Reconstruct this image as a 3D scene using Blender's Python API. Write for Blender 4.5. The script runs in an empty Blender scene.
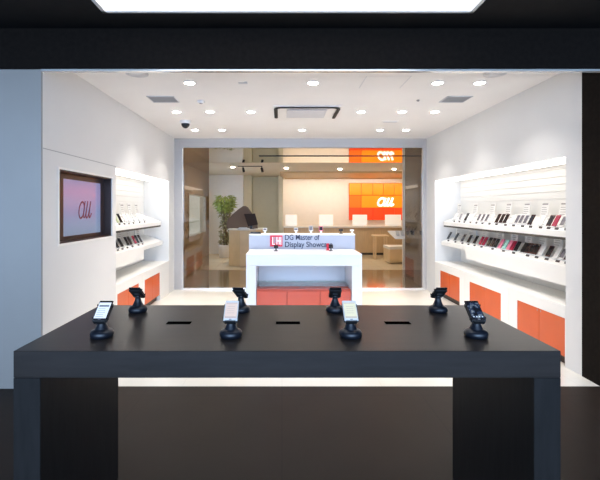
import bpy, math, random
from mathutils import Vector, Matrix
random.seed(7)
PI = math.pi
scene = bpy.context.scene
col = scene.collection

# ------------------------------------------------------------------ measuring helpers (real metres)
CX, CY, F, EYE = 282.0, 209.0, 420.0, 1.6
def PX(px, d): return (px - CX) * d / F
def PZ(py, d): return EYE + (CY - py) * d / F

# ------------------------------------------------------------------ materials
def s2l(c):
    c = c / 255.0
    return c / 12.92 if c <= 0.04045 else ((c + 0.055) / 1.055) ** 2.4
def rgb(r, g, b): return (s2l(r), s2l(g), s2l(b), 1)

def mat(name, c, rough=0.5, metal=0.0, emit=0.0, noise=0.0, nscale=8.0, spec=0.5, coat=0.0, bump=0.0, stretch=None):
    m = bpy.data.materials.new(name); m.use_nodes = True
    nt = m.node_tree; b = nt.nodes['Principled BSDF']
    b.inputs['Base Color'].default_value = c
    b.inputs['Roughness'].default_value = rough
    b.inputs['Metallic'].default_value = metal
    b.inputs['Specular IOR Level'].default_value = spec
    b.inputs['Coat Weight'].default_value = coat
    if emit > 0:
        b.inputs['Emission Color'].default_value = c
        b.inputs['Emission Strength'].default_value = emit
    if noise > 0 or bump > 0:
        tc = nt.nodes.new('ShaderNodeTexCoord'); n = nt.nodes.new('ShaderNodeTexNoise')
        n.inputs['Scale'].default_value = nscale; n.inputs['Detail'].default_value = 5
        src = tc.outputs['Object']
        if stretch:
            mp = nt.nodes.new('ShaderNodeMapping'); mp.inputs['Scale'].default_value = stretch
            nt.links.new(src, mp.inputs['Vector']); src = mp.outputs['Vector']
        nt.links.new(src, n.inputs['Vector'])
        if noise > 0:
            r = nt.nodes.new('ShaderNodeValToRGB')
            r.color_ramp.elements[0].position = 0.3; r.color_ramp.elements[1].position = 0.7
            r.color_ramp.elements[0].color = tuple(x * (1 - noise) for x in c[:3]) + (1,)
            r.color_ramp.elements[1].color = tuple(min(1, x * (1 + noise)) for x in c[:3]) + (1,)
            nt.links.new(n.outputs['Fac'], r.inputs['Fac'])
            nt.links.new(r.outputs['Color'], b.inputs['Base Color'])
        if bump > 0:
            bp = nt.nodes.new('ShaderNodeBump'); bp.inputs['Strength'].default_value = bump
            bp.inputs['Distance'].default_value = 0.01
            nt.links.new(n.outputs['Fac'], bp.inputs['Height']); nt.links.new(bp.outputs['Normal'], b.inputs['Normal'])
    return m

def tile_mat(name, c, c2, mortar, w, rough, msize=0.004):
    m = bpy.data.materials.new(name); m.use_nodes = True
    nt = m.node_tree; b = nt.nodes['Principled BSDF']
    tc = nt.nodes.new('ShaderNodeTexCoord'); br = nt.nodes.new('ShaderNodeTexBrick')
    br.offset = 0.0; br.inputs['Scale'].default_value = 1.0
    br.inputs['Brick Width'].default_value = w; br.inputs['Row Height'].default_value = w
    br.inputs['Mortar Size'].default_value = msize
    br.inputs['Color1'].default_value = c; br.inputs['Color2'].default_value = c2; br.inputs['Mortar'].default_value = mortar
    nt.links.new(tc.outputs['Object'], br.inputs['Vector'])
    n = nt.nodes.new('ShaderNodeTexNoise'); n.inputs['Scale'].default_value = 2.5; n.inputs['Detail'].default_value = 6
    nt.links.new(tc.outputs['Object'], n.inputs['Vector'])
    mx = nt.nodes.new('ShaderNodeMixRGB'); mx.blend_type = 'SOFT_LIGHT'; mx.inputs['Fac'].default_value = 0.25
    nt.links.new(br.outputs['Color'], mx.inputs['Color1']); nt.links.new(n.outputs['Fac'], mx.inputs['Color2'])
    nt.links.new(mx.outputs['Color'], b.inputs['Base Color'])
    b.inputs['Roughness'].default_value = rough
    return m

def tint_glass(name, c, refl=0.12):
    m = bpy.data.materials.new(name); m.use_nodes = True
    nt = m.node_tree; nt.nodes.remove(nt.nodes['Principled BSDF'])
    out = nt.nodes['Material Output']
    t = nt.nodes.new('ShaderNodeBsdfTransparent'); t.inputs['Color'].default_value = c
    g = nt.nodes.new('ShaderNodeBsdfGlossy'); g.inputs['Roughness'].default_value = 0.02
    g.inputs['Color'].default_value = (0.9, 0.85, 0.8, 1)
    lw = nt.nodes.new('ShaderNodeLayerWeight'); lw.inputs['Blend'].default_value = 0.3
    ma = nt.nodes.new('ShaderNodeMath'); ma.operation = 'MULTIPLY_ADD'
    ma.inputs[1].default_value = 0.5; ma.inputs[2].default_value = refl
    nt.links.new(lw.outputs['Fresnel'], ma.inputs[0])
    mx = nt.nodes.new('ShaderNodeMixShader')
    nt.links.new(ma.outputs[0], mx.inputs['Fac']); nt.links.new(t.outputs[0], mx.inputs[1]); nt.links.new(g.outputs[0], mx.inputs[2])
    nt.links.new(mx.outputs[0], out.inputs['Surface'])
    return m

M = {}
M['wall'] = mat('white_wall_paint', (0.74, 0.735, 0.725, 1), 0.6, noise=0.015, nscale=1.5)
M['ceil'] = mat('white_ceiling_paint', (0.82, 0.80, 0.79, 1), 0.7, noise=0.015, nscale=2)
M['white'] = mat('white_gloss_laminate', (0.84, 0.83, 0.80, 1), 0.35, noise=0.01, nscale=3)
M['island'] = mat('cool_white_laminate', (0.64, 0.645, 0.67, 1), 0.25, noise=0.01, nscale=3)
M['floor'] = tile_mat('cream_polished_tile', (0.80, 0.76, 0.68, 1), (0.81, 0.77, 0.69, 1), (0.76, 0.72, 0.64, 1), 0.9, 0.14)
M['darkfloor'] = tile_mat('dark_stone_tile', (0.020, 0.014, 0.011, 1), (0.023, 0.016, 0.012, 1), (0.015, 0.011, 0.009, 1), 1.2, 0.48)
M['darkfloor'].node_tree.nodes['Principled BSDF'].inputs['Specular IOR Level'].default_value = 0.12
M['black'] = mat('black_facade_panel', (0.010, 0.0075, 0.006, 1), 0.7, spec=0.05, noise=0.25, nscale=25)
M['blackceil'] = mat('black_soffit', (0.010, 0.009, 0.009, 1), 0.7, spec=0.2, noise=0.2, nscale=12)
M['bluepanel'] = mat('blue_grey_facade_panel', (0.30, 0.27, 0.24, 1), 0.4, noise=0.03, nscale=2)
M['tabletop'] = mat('black_brown_table_laminate', (0.027, 0.021, 0.018, 1), 0.32, noise=0.15, nscale=6, spec=0.24, stretch=(1, 8, 8))
M['tableleg'] = mat('matt_black_leg_laminate', (0.020, 0.018, 0.017, 1), 0.55, noise=0.15, nscale=6, spec=0.08, stretch=(8, 8, 1))
M['slot'] = mat('black_cable_slot', (0.002, 0.002, 0.002, 1), 0.9, spec=0.0, noise=0.1)
M['lipshadow'] = mat('grey_brown_lip_shadow', (0.07, 0.06, 0.05, 1), 0.7, noise=0.05)  # dark tone for the painted shade below the upper shelf lip
M['plastic'] = mat('black_satin_plastic', (0.010, 0.012, 0.018, 1), 0.28, noise=0.1, nscale=40)
M['rubber'] = mat('black_matt_plastic', (0.006, 0.006, 0.007, 1), 0.55, noise=0.1, nscale=60)
M['orange'] = mat('orange_laminate', (0.62, 0.095, 0.014, 1), 0.4, noise=0.05, nscale=3)
M['coral'] = mat('coral_orange_laminate', (0.50, 0.068, 0.028, 1), 0.22, noise=0.03, nscale=3)
M['kick'] = mat('dark_brown_plinth', (0.045, 0.028, 0.018, 1), 0.5, noise=0.1)
M['steel'] = mat('brushed_grey_metal', (0.44, 0.42, 0.41, 1), 0.45, metal=0.15, noise=0.03, nscale=20, stretch=(1, 1, 12))
M['bright'] = mat('polished_aluminium', (0.85, 0.83, 0.80, 1), 0.2, metal=0.6, noise=0.02)
M['mirrorceil'] = mat('bronze_mirror_ceiling', (0.74, 0.66, 0.52, 1), 0.03, metal=1.0, noise=0.02, nscale=2)
M['mirrorfloor'] = mat('bronze_gloss_floor', (0.46, 0.34, 0.21, 1), 0.12, metal=0.6, noise=0.05, nscale=2)
M['bronzeglass'] = tint_glass('bronze_tinted_glass', (0.58, 0.48, 0.36, 1), 0.06)
M['clearglass'] = tint_glass('clear_glass', (0.90, 0.95, 0.93, 1), 0.04)
M['farwall'] = mat('warm_white_plaster', (0.84, 0.80, 0.74, 1), 0.6, noise=0.015)
M['beige'] = mat('beige_olive_paint', (0.66, 0.60, 0.42, 1), 0.6, noise=0.02)
M['cream'] = mat('cream_paint', (0.78, 0.73, 0.64, 1), 0.6, noise=0.02)
M['farfloor'] = tile_mat('pale_beige_tile', (0.78, 0.65, 0.45, 1), (0.79, 0.66, 0.46, 1), (0.5, 0.42, 0.3, 1), 0.9, 0.2)
M['farceil'] = mat('warm_ceiling_paint', (0.74, 0.69, 0.58, 1), 0.65, noise=0.015)
M['wood'] = mat('light_oak_veneer', (0.56, 0.38, 0.19, 1), 0.45, noise=0.12, nscale=3, stretch=(1, 10, 10))
M['tan'] = mat('tan_wood_veneer', (0.58, 0.39, 0.20, 1), 0.4, noise=0.08, nscale=3, stretch=(10, 1, 1))
M['palewood'] = mat('pale_beige_laminate', (0.74, 0.55, 0.31, 1), 0.4, noise=0.05, nscale=4)
M['taupe'] = mat('taupe_felt', (0.19, 0.135, 0.105, 1), 0.9, noise=0.1, nscale=60)
M['monitor'] = mat('dark_brown_monitor', (0.030, 0.014, 0.010, 1), 0.7, noise=0.05)
M['grille'] = mat('grey_vent_grille', (0.32, 0.32, 0.33, 1), 0.6, noise=0.05)
M['grillelight'] = mat('pale_grey_grille', (0.60, 0.61, 0.65, 1), 0.5, noise=0.03)
M['ceilfit'] = mat('white_ceiling_fitting', (0.82, 0.81, 0.80, 1), 0.4, noise=0.01)
M['darkline'] = mat('dark_air_slot', (0.02, 0.018, 0.016, 1), 0.6, noise=0.1)
M['bezel'] = mat('dark_brown_screen_recess', (0.030, 0.012, 0.009, 1), 0.3, noise=0.1)
M['lampshell'] = mat('white_lamp_ring', (0.85, 0.85, 0.85, 1), 0.4, noise=0.01)
M['leaf'] = mat('green_leaf', (0.38, 0.42, 0.11, 1), 0.5, noise=0.35, nscale=14)
M['leafdark'] = mat('olive_leaf', (0.30, 0.26, 0.12, 1), 0.55, noise=0.3, nscale=14)
M['bark'] = mat('brown_bark', (0.20, 0.13, 0.07, 1), 0.8, noise=0.2, nscale=20)
M['pot'] = mat('white_ceramic_pot', (0.75, 0.70, 0.64, 1), 0.3, noise=0.02)
M['soil'] = mat('dark_soil', (0.03, 0.02, 0.015, 1), 0.9, noise=0.3, nscale=40)
M['counterpanel'] = mat('lavender_grey_panel', (0.36, 0.375, 0.44, 1), 0.35, noise=0.02)
M['textink'] = mat('dark_navy_lettering', (0.02, 0.025, 0.055, 1), 0.5, noise=0.05)
M['logored'] = mat('crimson_logo', (0.55, 0.01, 0.035, 1), 0.4, noise=0.03)
M['logogrey'] = mat('grey_logo_stroke', (0.30, 0.22, 0.24, 1), 0.4, noise=0.03)
M['logowhite'] = mat('white_logo_stroke', (0.85, 0.82, 0.82, 1), 0.4, noise=0.02)
M['card'] = mat('white_printed_card', (0.76, 0.75, 0.73, 1), 0.5, noise=0.03, nscale=60)
M['cardprint'] = mat('grey_card_print', (0.28, 0.26, 0.26, 1), 0.5, noise=0.1, nscale=60)
M['tag'] = mat('dark_tag', (0.06, 0.05, 0.05, 1), 0.5, noise=0.1)
M['acrylic'] = mat('clear_white_acrylic', (0.70, 0.72, 0.74, 1), 0.15, noise=0.02)
PH = {
 'black': mat('black_phone_body', (0.015, 0.012, 0.013, 1), 0.2, noise=0.1),
 'white': mat('white_phone_body', (0.72, 0.70, 0.68, 1), 0.25, noise=0.02),
 'red': mat('deep_red_phone_body', (0.33, 0.012, 0.045, 1), 0.25, noise=0.05),
 'pink': mat('pink_phone_body', (0.75, 0.22, 0.32, 1), 0.25, noise=0.03),
 'mint': mat('mint_green_phone_body', (0.35, 0.68, 0.60, 1), 0.25, noise=0.03),
 'brown': mat('dark_brown_phone_body', (0.075, 0.028, 0.022, 1), 0.2, noise=0.1),
 'green': mat('pale_green_phone_body', (0.45, 0.50, 0.30, 1), 0.3, noise=0.05),
}
M['scrdark'] = mat('dark_phone_glass', (0.02, 0.02, 0.025, 1), 0.08, noise=0.2)
M['scrgrey'] = mat('grey_phone_glass', (0.16, 0.15, 0.17, 1), 0.1, noise=0.3, nscale=30)
EM = lambda n, c, e: mat(n, c, 0.4, emit=e)
M['lens'] = EM('downlight_lens', (1.0, 0.97, 0.93, 1), 40.0)
M['farlens'] = EM('warm_spot_lens', (1.0, 0.92, 0.82, 1), 480.0)
M['led'] = EM('shelf_led_strip', (1.0, 0.955, 0.895, 1), 2.6)
M['addedled'] = EM('added_cool_led_strip', (0.9, 0.95, 1.0, 1), 3.0)
M['cove'] = EM('warm_cove_strip', (1.0, 0.92, 0.80, 1), 30.0)
M['panel'] = EM('white_light_panel', (0.97, 0.98, 1.0, 1), 1.15)
M['niche'] = EM('cool_niche_light', (0.44, 0.65, 1.0, 1), 2.0)
M['partition'] = EM('lit_white_partition', (1.0, 0.93, 0.82, 1), 0.35)
M['sg_yellow'] = EM('backlit_amber_tile', (1.0, 0.25, 0.005, 1), 0.45)
M['sg_orange'] = EM('backlit_orange_tile', (0.98, 0.15, 0.006, 1), 0.38)
M['sg_red'] = EM('backlit_red_orange_tile', (0.86, 0.06, 0.010, 1), 0.40)
M['sg_line'] = mat('sign_joint', (0.45, 0.07, 0.01, 1), 0.5, noise=0.05)
M['sg_white'] = EM('sign_white_letters', (1.0, 0.95, 0.88, 1), 0.9)
M['au_red'] = mat('screen_crimson_lettering', (0.20, 0.03, 0.055, 1), 0.5, noise=0.05)
M['scrwhite'] = EM('lit_white_screen', (0.60, 0.60, 0.62, 1), 0.6)
M['scrgreyui'] = EM('grey_screen_text', (0.12, 0.12, 0.14, 1), 0.2)
M['icon'] = EM('pale_app_icon', (0.55, 0.60, 0.62, 1), 0.2)
M['scrpink'] = EM('pale_pink_screen', (0.60, 0.44, 0.35, 1), 0.50)
M['scrcream'] = EM('cream_screen', (0.60, 0.54, 0.36, 1), 0.50)

def screen_gradient():
    m = bpy.data.materials.new('wall_screen_picture'); m.use_nodes = True
    nt = m.node_tree; b = nt.nodes['Principled BSDF']
    tc = nt.nodes.new('ShaderNodeTexCoord'); sp = nt.nodes.new('ShaderNodeSeparateXYZ')
    nt.links.new(tc.outputs['Generated'], sp.inputs[0])
    r = nt.nodes.new('ShaderNodeValToRGB'); e = r.color_ramp.elements
    e[0].position = 0.0; e[0].color = rgb(138, 156, 186)
    e[1].position = 1.0; e[1].color = rgb(142, 142, 188)
    x = e.new(0.42); x.color = rgb(134, 148, 190)
    x = e.new(0.72); x.color = rgb(160, 146, 192)
    n = nt.nodes.new('ShaderNodeTexNoise'); n.inputs['Scale'].default_value = 2.2; n.inputs['Detail'].default_value = 1
    nt.links.new(tc.outputs['Generated'], n.inputs['Vector'])
    ma = nt.nodes.new('ShaderNodeMath'); ma.operation = 'MULTIPLY_ADD'; ma.inputs[1].default_value = 0.25
    sb = nt.nodes.new('ShaderNodeMath'); sb.operation = 'SUBTRACT'; sb.inputs[1].default_value = 0.15
    nt.links.new(sp.outputs['Z'], sb.inputs[0])
    nt.links.new(n.outputs['Fac'], ma.inputs[0]); nt.links.new(sb.outputs[0], ma.inputs[2])
    nt.links.new(ma.outputs[0], r.inputs['Fac'])
    nt.links.new(r.outputs['Color'], b.inputs['Emission Color']); b.inputs['Emission Strength'].default_value = 0.80
    b.inputs['Base Color'].default_value = (0.02, 0.02, 0.025, 1); b.inputs['Roughness'].default_value = 0.15
    return m
M['screenpic'] = screen_gradient()

def photo_screen():
    m = bpy.data.materials.new('night_photo_screen'); m.use_nodes = True
    nt = m.node_tree; b = nt.nodes['Principled BSDF']
    tc = nt.nodes.new('ShaderNodeTexCoord'); n = nt.nodes.new('ShaderNodeTexNoise')
    n.inputs['Scale'].default_value = 3.0; n.inputs['Detail'].default_value = 3
    nt.links.new(tc.outputs['Generated'], n.inputs['Vector'])
    r = nt.nodes.new('ShaderNodeValToRGB'); e = r.color_ramp.elements
    e[0].position = 0.42; e[0].color = (0.003, 0.004, 0.008, 1)
    e[1].position = 0.68; e[1].color = (0.30, 0.36, 0.40, 1)
    x = e.new(0.52); x.color = (0.02, 0.04, 0.10, 1)
    nt.links.new(n.outputs['Fac'], r.inputs['Fac'])
    nt.links.new(r.outputs['Color'], b.inputs['Emission Color']); b.inputs['Emission Strength'].default_value = 1.0
    b.inputs['Base Color'].default_value = (0.01, 0.01, 0.012, 1); b.inputs['Roughness'].default_value = 0.1
    return m
M['photoscreen'] = photo_screen()

# ------------------------------------------------------------------ mesh builder
class MB:
    def __init__(s): s.v = []; s.f = []; s.mi = []; s.sm = []; s.cur = 0; s.X = Matrix.Identity(4)
    def add(s, vs, fs, smooth=False):
        o = len(s.v); s.v += [tuple(s.X @ Vector(p)) for p in vs]
        for f in fs: s.f.append(tuple(i + o for i in f)); s.mi.append(s.cur); s.sm.append(smooth)
    def box(s, x0, x1, y0, y1, z0, z1, bev=0.0):
        if x0 > x1: x0, x1 = x1, x0
        if y0 > y1: y0, y1 = y1, y0
        if z0 > z1: z0, z1 = z1, z0
        if bev <= 0:
            vs = [(x, y, z) for x in (x0, x1) for y in (y0, y1) for z in (z0, z1)]
            s.add(vs, [(0,1,3,2),(4,6,7,5),(0,4,5,1),(2,3,7,6),(0,2,6,4),(1,5,7,3)]); return s
        b = bev; vs = []; idx = {}
        for ix, x in enumerate((x0, x1)):
            for iy, y in enumerate((y0, y1)):
                for iz, z in enumerate((z0, z1)):
                    sx = b if ix == 0 else -b; sy = b if iy == 0 else -b; sz = b if iz == 0 else -b
                    for a, p in enumerate(((x, y+sy, z+sz), (x+sx, y, z+sz), (x+sx, y+sy, z))):
                        idx[(ix,iy,iz,a)] = len(vs); vs.append(p)
        fs = []
        q = ((0,0),(0,1),(1,1),(1,0))
        for i in (0,1):
            fs.append([idx[(i,a,c,0)] for a, c in q]); fs.append([idx[(a,i,c,1)] for a, c in q]); fs.append([idx[(a,c,i,2)] for a, c in q])
        for a in (0,1):
            for c in (0,1):
                fs.append([idx[(0,a,c,1)], idx[(1,a,c,1)], idx[(1,a,c,2)], idx[(0,a,c,2)]])
                fs.append([idx[(a,0,c,0)], idx[(a,1,c,0)], idx[(a,1,c,2)], idx[(a,0,c,2)]])
                fs.append([idx[(a,c,0,0)], idx[(a,c,1,0)], idx[(a,c,1,1)], idx[(a,c,0,1)]])
        for a in (0,1):
            for c in (0,1):
                for d in (0,1): fs.append([idx[(a,c,d,0)], idx[(a,c,d,1)], idx[(a,c,d,2)]])
        s.add(vs, [tuple(f) for f in fs]); return s
    def prism(s, poly, y0, y1, axis='y'):      # polygon in (a,b) extruded along axis
        n = len(poly)
        def P(a, b, t): return (a, t, b) if axis == 'y' else ((t, a, b) if axis == 'x' else (a, b, t))
        vs = [P(a, b, y0) for a, b in poly] + [P(a, b, y1) for a, b in poly]
        fs = [tuple(range(n)), tuple(range(2*n-1, n-1, -1))] + [(i, (i+1) % n, n + (i+1) % n, n + i) for i in range(n)]
        s.add(vs, fs); return s
    def lathe(s, prof, c=(0,0,0), n=32, smooth=True):
        vs = []; fs = []
        for r, z in prof:
            for i in range(n):
                a = 2*PI*i/n; vs.append((c[0] + r*math.cos(a), c[1] + r*math.sin(a), c[2] + z))
        for j in range(len(prof)-1):
            for i in range(n):
                fs.append((j*n+i, j*n+(i+1) % n, (j+1)*n+(i+1) % n, (j+1)*n+i))
        s.add(vs, fs, smooth)
        s.add([vs[i] for i in range(n)], [tuple(range(n-1, -1, -1))]); k = (len(prof)-1)*n
        s.add([vs[k+i] for i in range(n)], [tuple(range(n))]); return s
    def tube(s, pts, r, n=8, flat=(1,1,1), closed=False):
        pts = [Vector(p) for p in pts]; m = len(pts); vs = []; fs = []
        for i, p in enumerate(pts):
            if closed: t = (pts[(i+1) % m] - pts[i-1])
            else: t = pts[min(i+1, m-1)] - pts[max(i-1, 0)]
            t.normalize()
            up = Vector((0, 0, 1)) if abs(t.z) < 0.95 else Vector((1, 0, 0))
            a = t.cross(up).normalized(); b = a.cross(t)
            rr = r[i] if isinstance(r, (list, tuple)) else r
            for k in range(n):
                th = 2*PI*k/n; d = a*math.cos(th)*rr + b*math.sin(th)*rr
                vs.append(tuple(p + Vector((d.x*flat[0], d.y*flat[1], d.z*flat[2]))))
        L = m if closed else m-1
        for i in range(L):
            for k in range(n):
                j = (i+1) % m; fs.append((i*n+k, i*n+(k+1) % n, j*n+(k+1) % n, j*n+k))
        s.add(vs, fs, True)
        if not closed:
            s.add(vs[:n], [tuple(range(n))]); s.add(vs[-n:], [tuple(range(n))])
        return s
    def mesh(s, name, mats):
        me = bpy.data.meshes.new(name); me.from_pydata(s.v, [], s.f)
        for mm in (mats if isinstance(mats, (list, tuple)) else [mats]): me.materials.append(mm)
        for p, i, sm in zip(me.polygons, s.mi, s.sm): p.material_index = i; p.use_smooth = sm
        import bmesh
        bm = bmesh.new(); bm.from_mesh(me); bmesh.ops.recalc_face_normals(bm, faces=bm.faces); bm.to_mesh(me); bm.free()
        return me
    def build(s, name, mats, parent=None, loc=(0,0,0)):
        o = bpy.data.objects.new(name, s.mesh(name, mats)); col.objects.link(o); o.location = loc
        if parent: o.parent = parent
        return o

def tag(o, label=None, cat=None, group=None, kind=None):
    if label: o['label'] = label
    if cat: o['category'] = cat
    if group: o['group'] = group
    if kind: o['kind'] = kind
    return o
def thing(name, label, cat, loc, group=None, rz=0):
    o = bpy.data.objects.new(name, None); col.objects.link(o); o.location = loc; o.rotation_euler.z = rz
    o.empty_display_size = 0.1
    return tag(o, label, cat, group)
def copy_tree(o, parent=None):
    c = o.copy(); col.objects.link(c)
    if parent: c.parent = parent
    for ch in list(o.children): copy_tree(ch, c)
    return c
def struct(name, mb, m, label, cat='structure'):
    o = mb.build(name, m); return tag(o, label, cat, kind='structure')
ORD = ['first','second','third','fourth','fifth','sixth','seventh','eighth','ninth','tenth','eleventh','twelfth','thirteenth',
 'fourteenth','fifteenth','sixteenth','seventeenth','eighteenth','nineteenth','twentieth','twenty-first','twenty-second','twenty-third',
 'twenty-fourth','twenty-fifth','twenty-sixth','twenty-seventh','twenty-eighth','twenty-ninth','thirtieth','thirty-first','thirty-second','thirty-third','thirty-fourth']

def text_mb(mb, s, x0, x1, z_base, cap, y, depth):
    cu = bpy.data.curves.new('t', 'FONT'); cu.body = s; cu.size = 1; cu.extrude = 0.02; cu.offset = 0.014
    o = bpy.data.objects.new('t', cu); col.objects.link(o)
    bpy.context.view_layer.update()
    me = bpy.data.meshes.new_from_object(o.evaluated_get(bpy.context.evaluated_depsgraph_get()))
    xs = [v.co.x for v in me.vertices]; a, b = min(xs), max(xs)
    sx = (x1 - x0) / (b - a); sz = cap / 0.69
    vs = [(x0 + (v.co.x - a)*sx, y - (v.co.z + 0.02)*depth/0.04, z_base + v.co.y*sz) for v in me.vertices]
    mb.add(vs, [tuple(p.vertices) for p in me.polygons])
    bpy.data.objects.remove(o); bpy.data.curves.remove(cu); bpy.data.meshes.remove(me)

def bez(p0, p1, p2, p3, n=10):
    out = []
    for i in range(n+1):
        t = i/n; u = 1-t
        out.append((u**3*p0[0]+3*u*u*t*p1[0]+3*u*t*t*p2[0]+t**3*p3[0], u**3*p0[1]+3*u*u*t*p1[1]+3*u*t*t*p2[1]+t**3*p3[1]))
    return out
def au_strokes():
    a1 = [(0.30+0.25*math.cos(t), 0.33+0.30*math.sin(t)) for t in [PI*0.25+2*PI*i/24 for i in range(24)]]
    a2 = bez((0.56,0.66),(0.54,0.40),(0.46,0.02),(0.66,0.04)) + bez((0.66,0.04),(0.76,0.08),(0.80,0.40),(0.83,0.66))[1:]
    u = bez((0.83,0.66),(0.80,0.40),(0.72,0.02),(0.90,0.03)) + bez((0.90,0.03),(1.08,0.06),(1.10,0.40),(1.14,0.66))[1:]
    u2 = bez((1.14,0.66),(1.10,0.35),(1.04,0.02),(1.20,0.04)) + bez((1.20,0.04),(1.28,0.07),(1.30,0.14),(1.34,0.2),4)[1:]
    sh = lambda L: [(x + 0.28*y, y) for x, y in L]
    return (sh(a1), True), (sh(a2), False), (sh(u), False), (sh(u2), False)
def au_mesh(mb, fn, r, flat):
    for L, closed in au_strokes(): mb.tube([fn(x/1.5, y/0.7) for x, y in L], r, 8, flat, closed)

# ------------------------------------------------------------------ SETTING
XL, XR, ZC = -2.14, 2.87, 3.0
DF, DB = 3.76, 8.40          # shop front and rear portal
NZ0, NZ1, ND0, ND1 = 1.262, 1.985, 4.03, 5.29   # niche of the wall screen
RL0, RL1, RR0, RR1 = 5.41, 7.95, 4.25, 7.88     # recesses
RZ = 2.13; RO = 0.50; BASE = 0.0
struct('floor', MB().box(-2.75, 3.5, 3.79, DB, -0.1, 0), M['floor'], 'cream polished tile floor inside the shop')
struct('floor_front', MB().box(-7, 7, -4, 3.79, -0.1, 0), M['darkfloor'], 'dark brown stone floor in front of the shop')
struct('floor_passage', MB().box(-2.7, 5.3, DB, 11.05, -0.1, 0), M['mirrorfloor'], 'dark bronze glossy floor of the passage')
struct('floor_rear', MB().box(-2.7, 5.3, 11.05, 17.3, -0.1, 0), M['farfloor'], 'pale beige floor of the rear lounge')
struct('ceiling', MB().box(-2.75, 3.5, DF, DB+0.05, ZC, ZC+0.1), M['ceil'], 'white flat shop ceiling')
LB0, LB1 = PX(103, 3.43), PX(473, 3.43)
cb = MB(); zc = 3.2
cb.box(-7, LB0, -1, DF, zc, zc+0.2); cb.box(LB1, 7, -1, DF, zc, zc+0.2)
cb.box(LB0, LB1, 3.43, DF, zc, zc+0.2); cb.box(LB0, LB1, -1, 1.6, zc, zc+0.2)
struct('ceiling_front', cb, M['blackceil'], 'black soffit outside the shop with a light opening')
struct('ceiling_passage', MB().box(-2.7, 5.3, DB, 11.05, 2.82, 2.92), M['mirrorceil'], 'bronze mirror ceiling of the passage')
struct('ceiling_rear', MB().box(-2.7, 5.3, 11.05, 17.3, 2.82, 2.92), M['farceil'], 'warm white ceiling of the rear lounge')
# left wall with niche and shelf recess
w = MB(); XO = XL - 0.6
w.box(XO, XL, DF, RL0, RZ, ZC); w.box(XO, XL, RL0, DB, RZ, ZC)
w.box(XO, XL, DF, ND0, 0, RZ); w.box(XO, XL, ND1, RL0, 0, RZ)
w.box(XO, XL, ND0, ND1, 0, NZ0); w.box(XO, XL, ND0, ND1, NZ1, RZ)
w.box(XO, XL-0.16, ND0, ND1, NZ0, NZ1)
w.box(XO, XL-RO, RL0, RL1, 0, RZ); w.box(XO, XL, RL1, DB, 0, RZ)
struct('wall_left', w, M['wall'], 'white left wall with screen niche and shelf recess')
w = MB(); XO = XR + 0.6
w.box(XR, XO, 4.02, DB, RZ, ZC); w.box(XR, XO, 4.02, RR0, 0, RZ)
w.box(XR+RO, XO, RR0, RR1, 0, RZ); w.box(XR, XO, RR1, DB, 0, RZ)
struct('wall_right', w, M['wall'], 'white right wall with long shelf recess')
struct('wall_right_end', MB().box(XR, 3.5, DF, 4.02, 0, ZC), M['black'], 'black pier at the near end of right wall')
struct('trim_1', MB().box(XL-0.001, XL+0.003, DF, RL0, 2.142, 2.148), M['grille'], 'thin shadow groove along left wall above the screen')
# facade
struct('wall_front', MB().box(-7, 7, DF-0.04, DF, 2.843, 3.2), M['black'], 'black header above the shop opening')
struct('wall_front_left', MB().box(-7, XL-0.003, DF-0.02, DF, 0, 2.843).box(-7, -2.74, DF, DF+0.2, 0, ZC), M['bluepanel'], 'blue grey panel left of the shop opening')
struct('wall_front_right', MB().box(XR+0.003, 7, DF-0.04, DF, 0, 2.843), M['black'], 'black panel right of the shop opening')
struct('trim_2', MB().box(XL, XR, DF-0.03, DF+0.02, 2.826, 2.843), M['bright'], 'thin white track under the black header')
# rear portal frame
w = MB(); D0 = DB-0.06
w.box(XL, PX(183, DB), D0, DB+0.04, 0, ZC); w.box(PX(422.5, DB), XR, D0, DB+0.04, 0, ZC)
w.box(PX(183, DB), PX(422.5, DB), D0, DB+0.04, 2.82, ZC)
struct('wall_back', w, M['steel'], 'grey metal portal framing the passage at the back')
w = MB(); e = 0.016
w.box(PX(183, DB), PX(183, DB)+e, D0-0.005, DB+0.02, 0.03, 2.82); w.box(PX(422.5, DB)-e, PX(422.5, DB), D0-0.005, DB+0.02, 0.03, 2.82)
w.box(PX(183, DB), PX(422.5, DB), D0-0.005, DB+0.03, 0, 0.03)
struct('trim_3', w, M['bright'], 'pale metal edge lining the portal')
struct('window_1', MB().box(PX(183, DB)+e, PX(209, DB), DB-0.01, DB+0.002, 0.03, 2.82), M['bronzeglass'], 'bronze tinted glass panel at left of the passage')
struct('window_2', MB().box(PX(405, DB), PX(422.5, DB)-e, DB-0.01, DB+0.002, 0.03, 2.82), M['bronzeglass'], 'bronze tinted glass panel at right of the passage')
struct('trim_4', MB().box(PX(259, 9.67), 4.4, 9.60, 9.72, 2.812, 2.822), M['darkline'], 'dark door track slot in the mirror ceiling')
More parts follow.
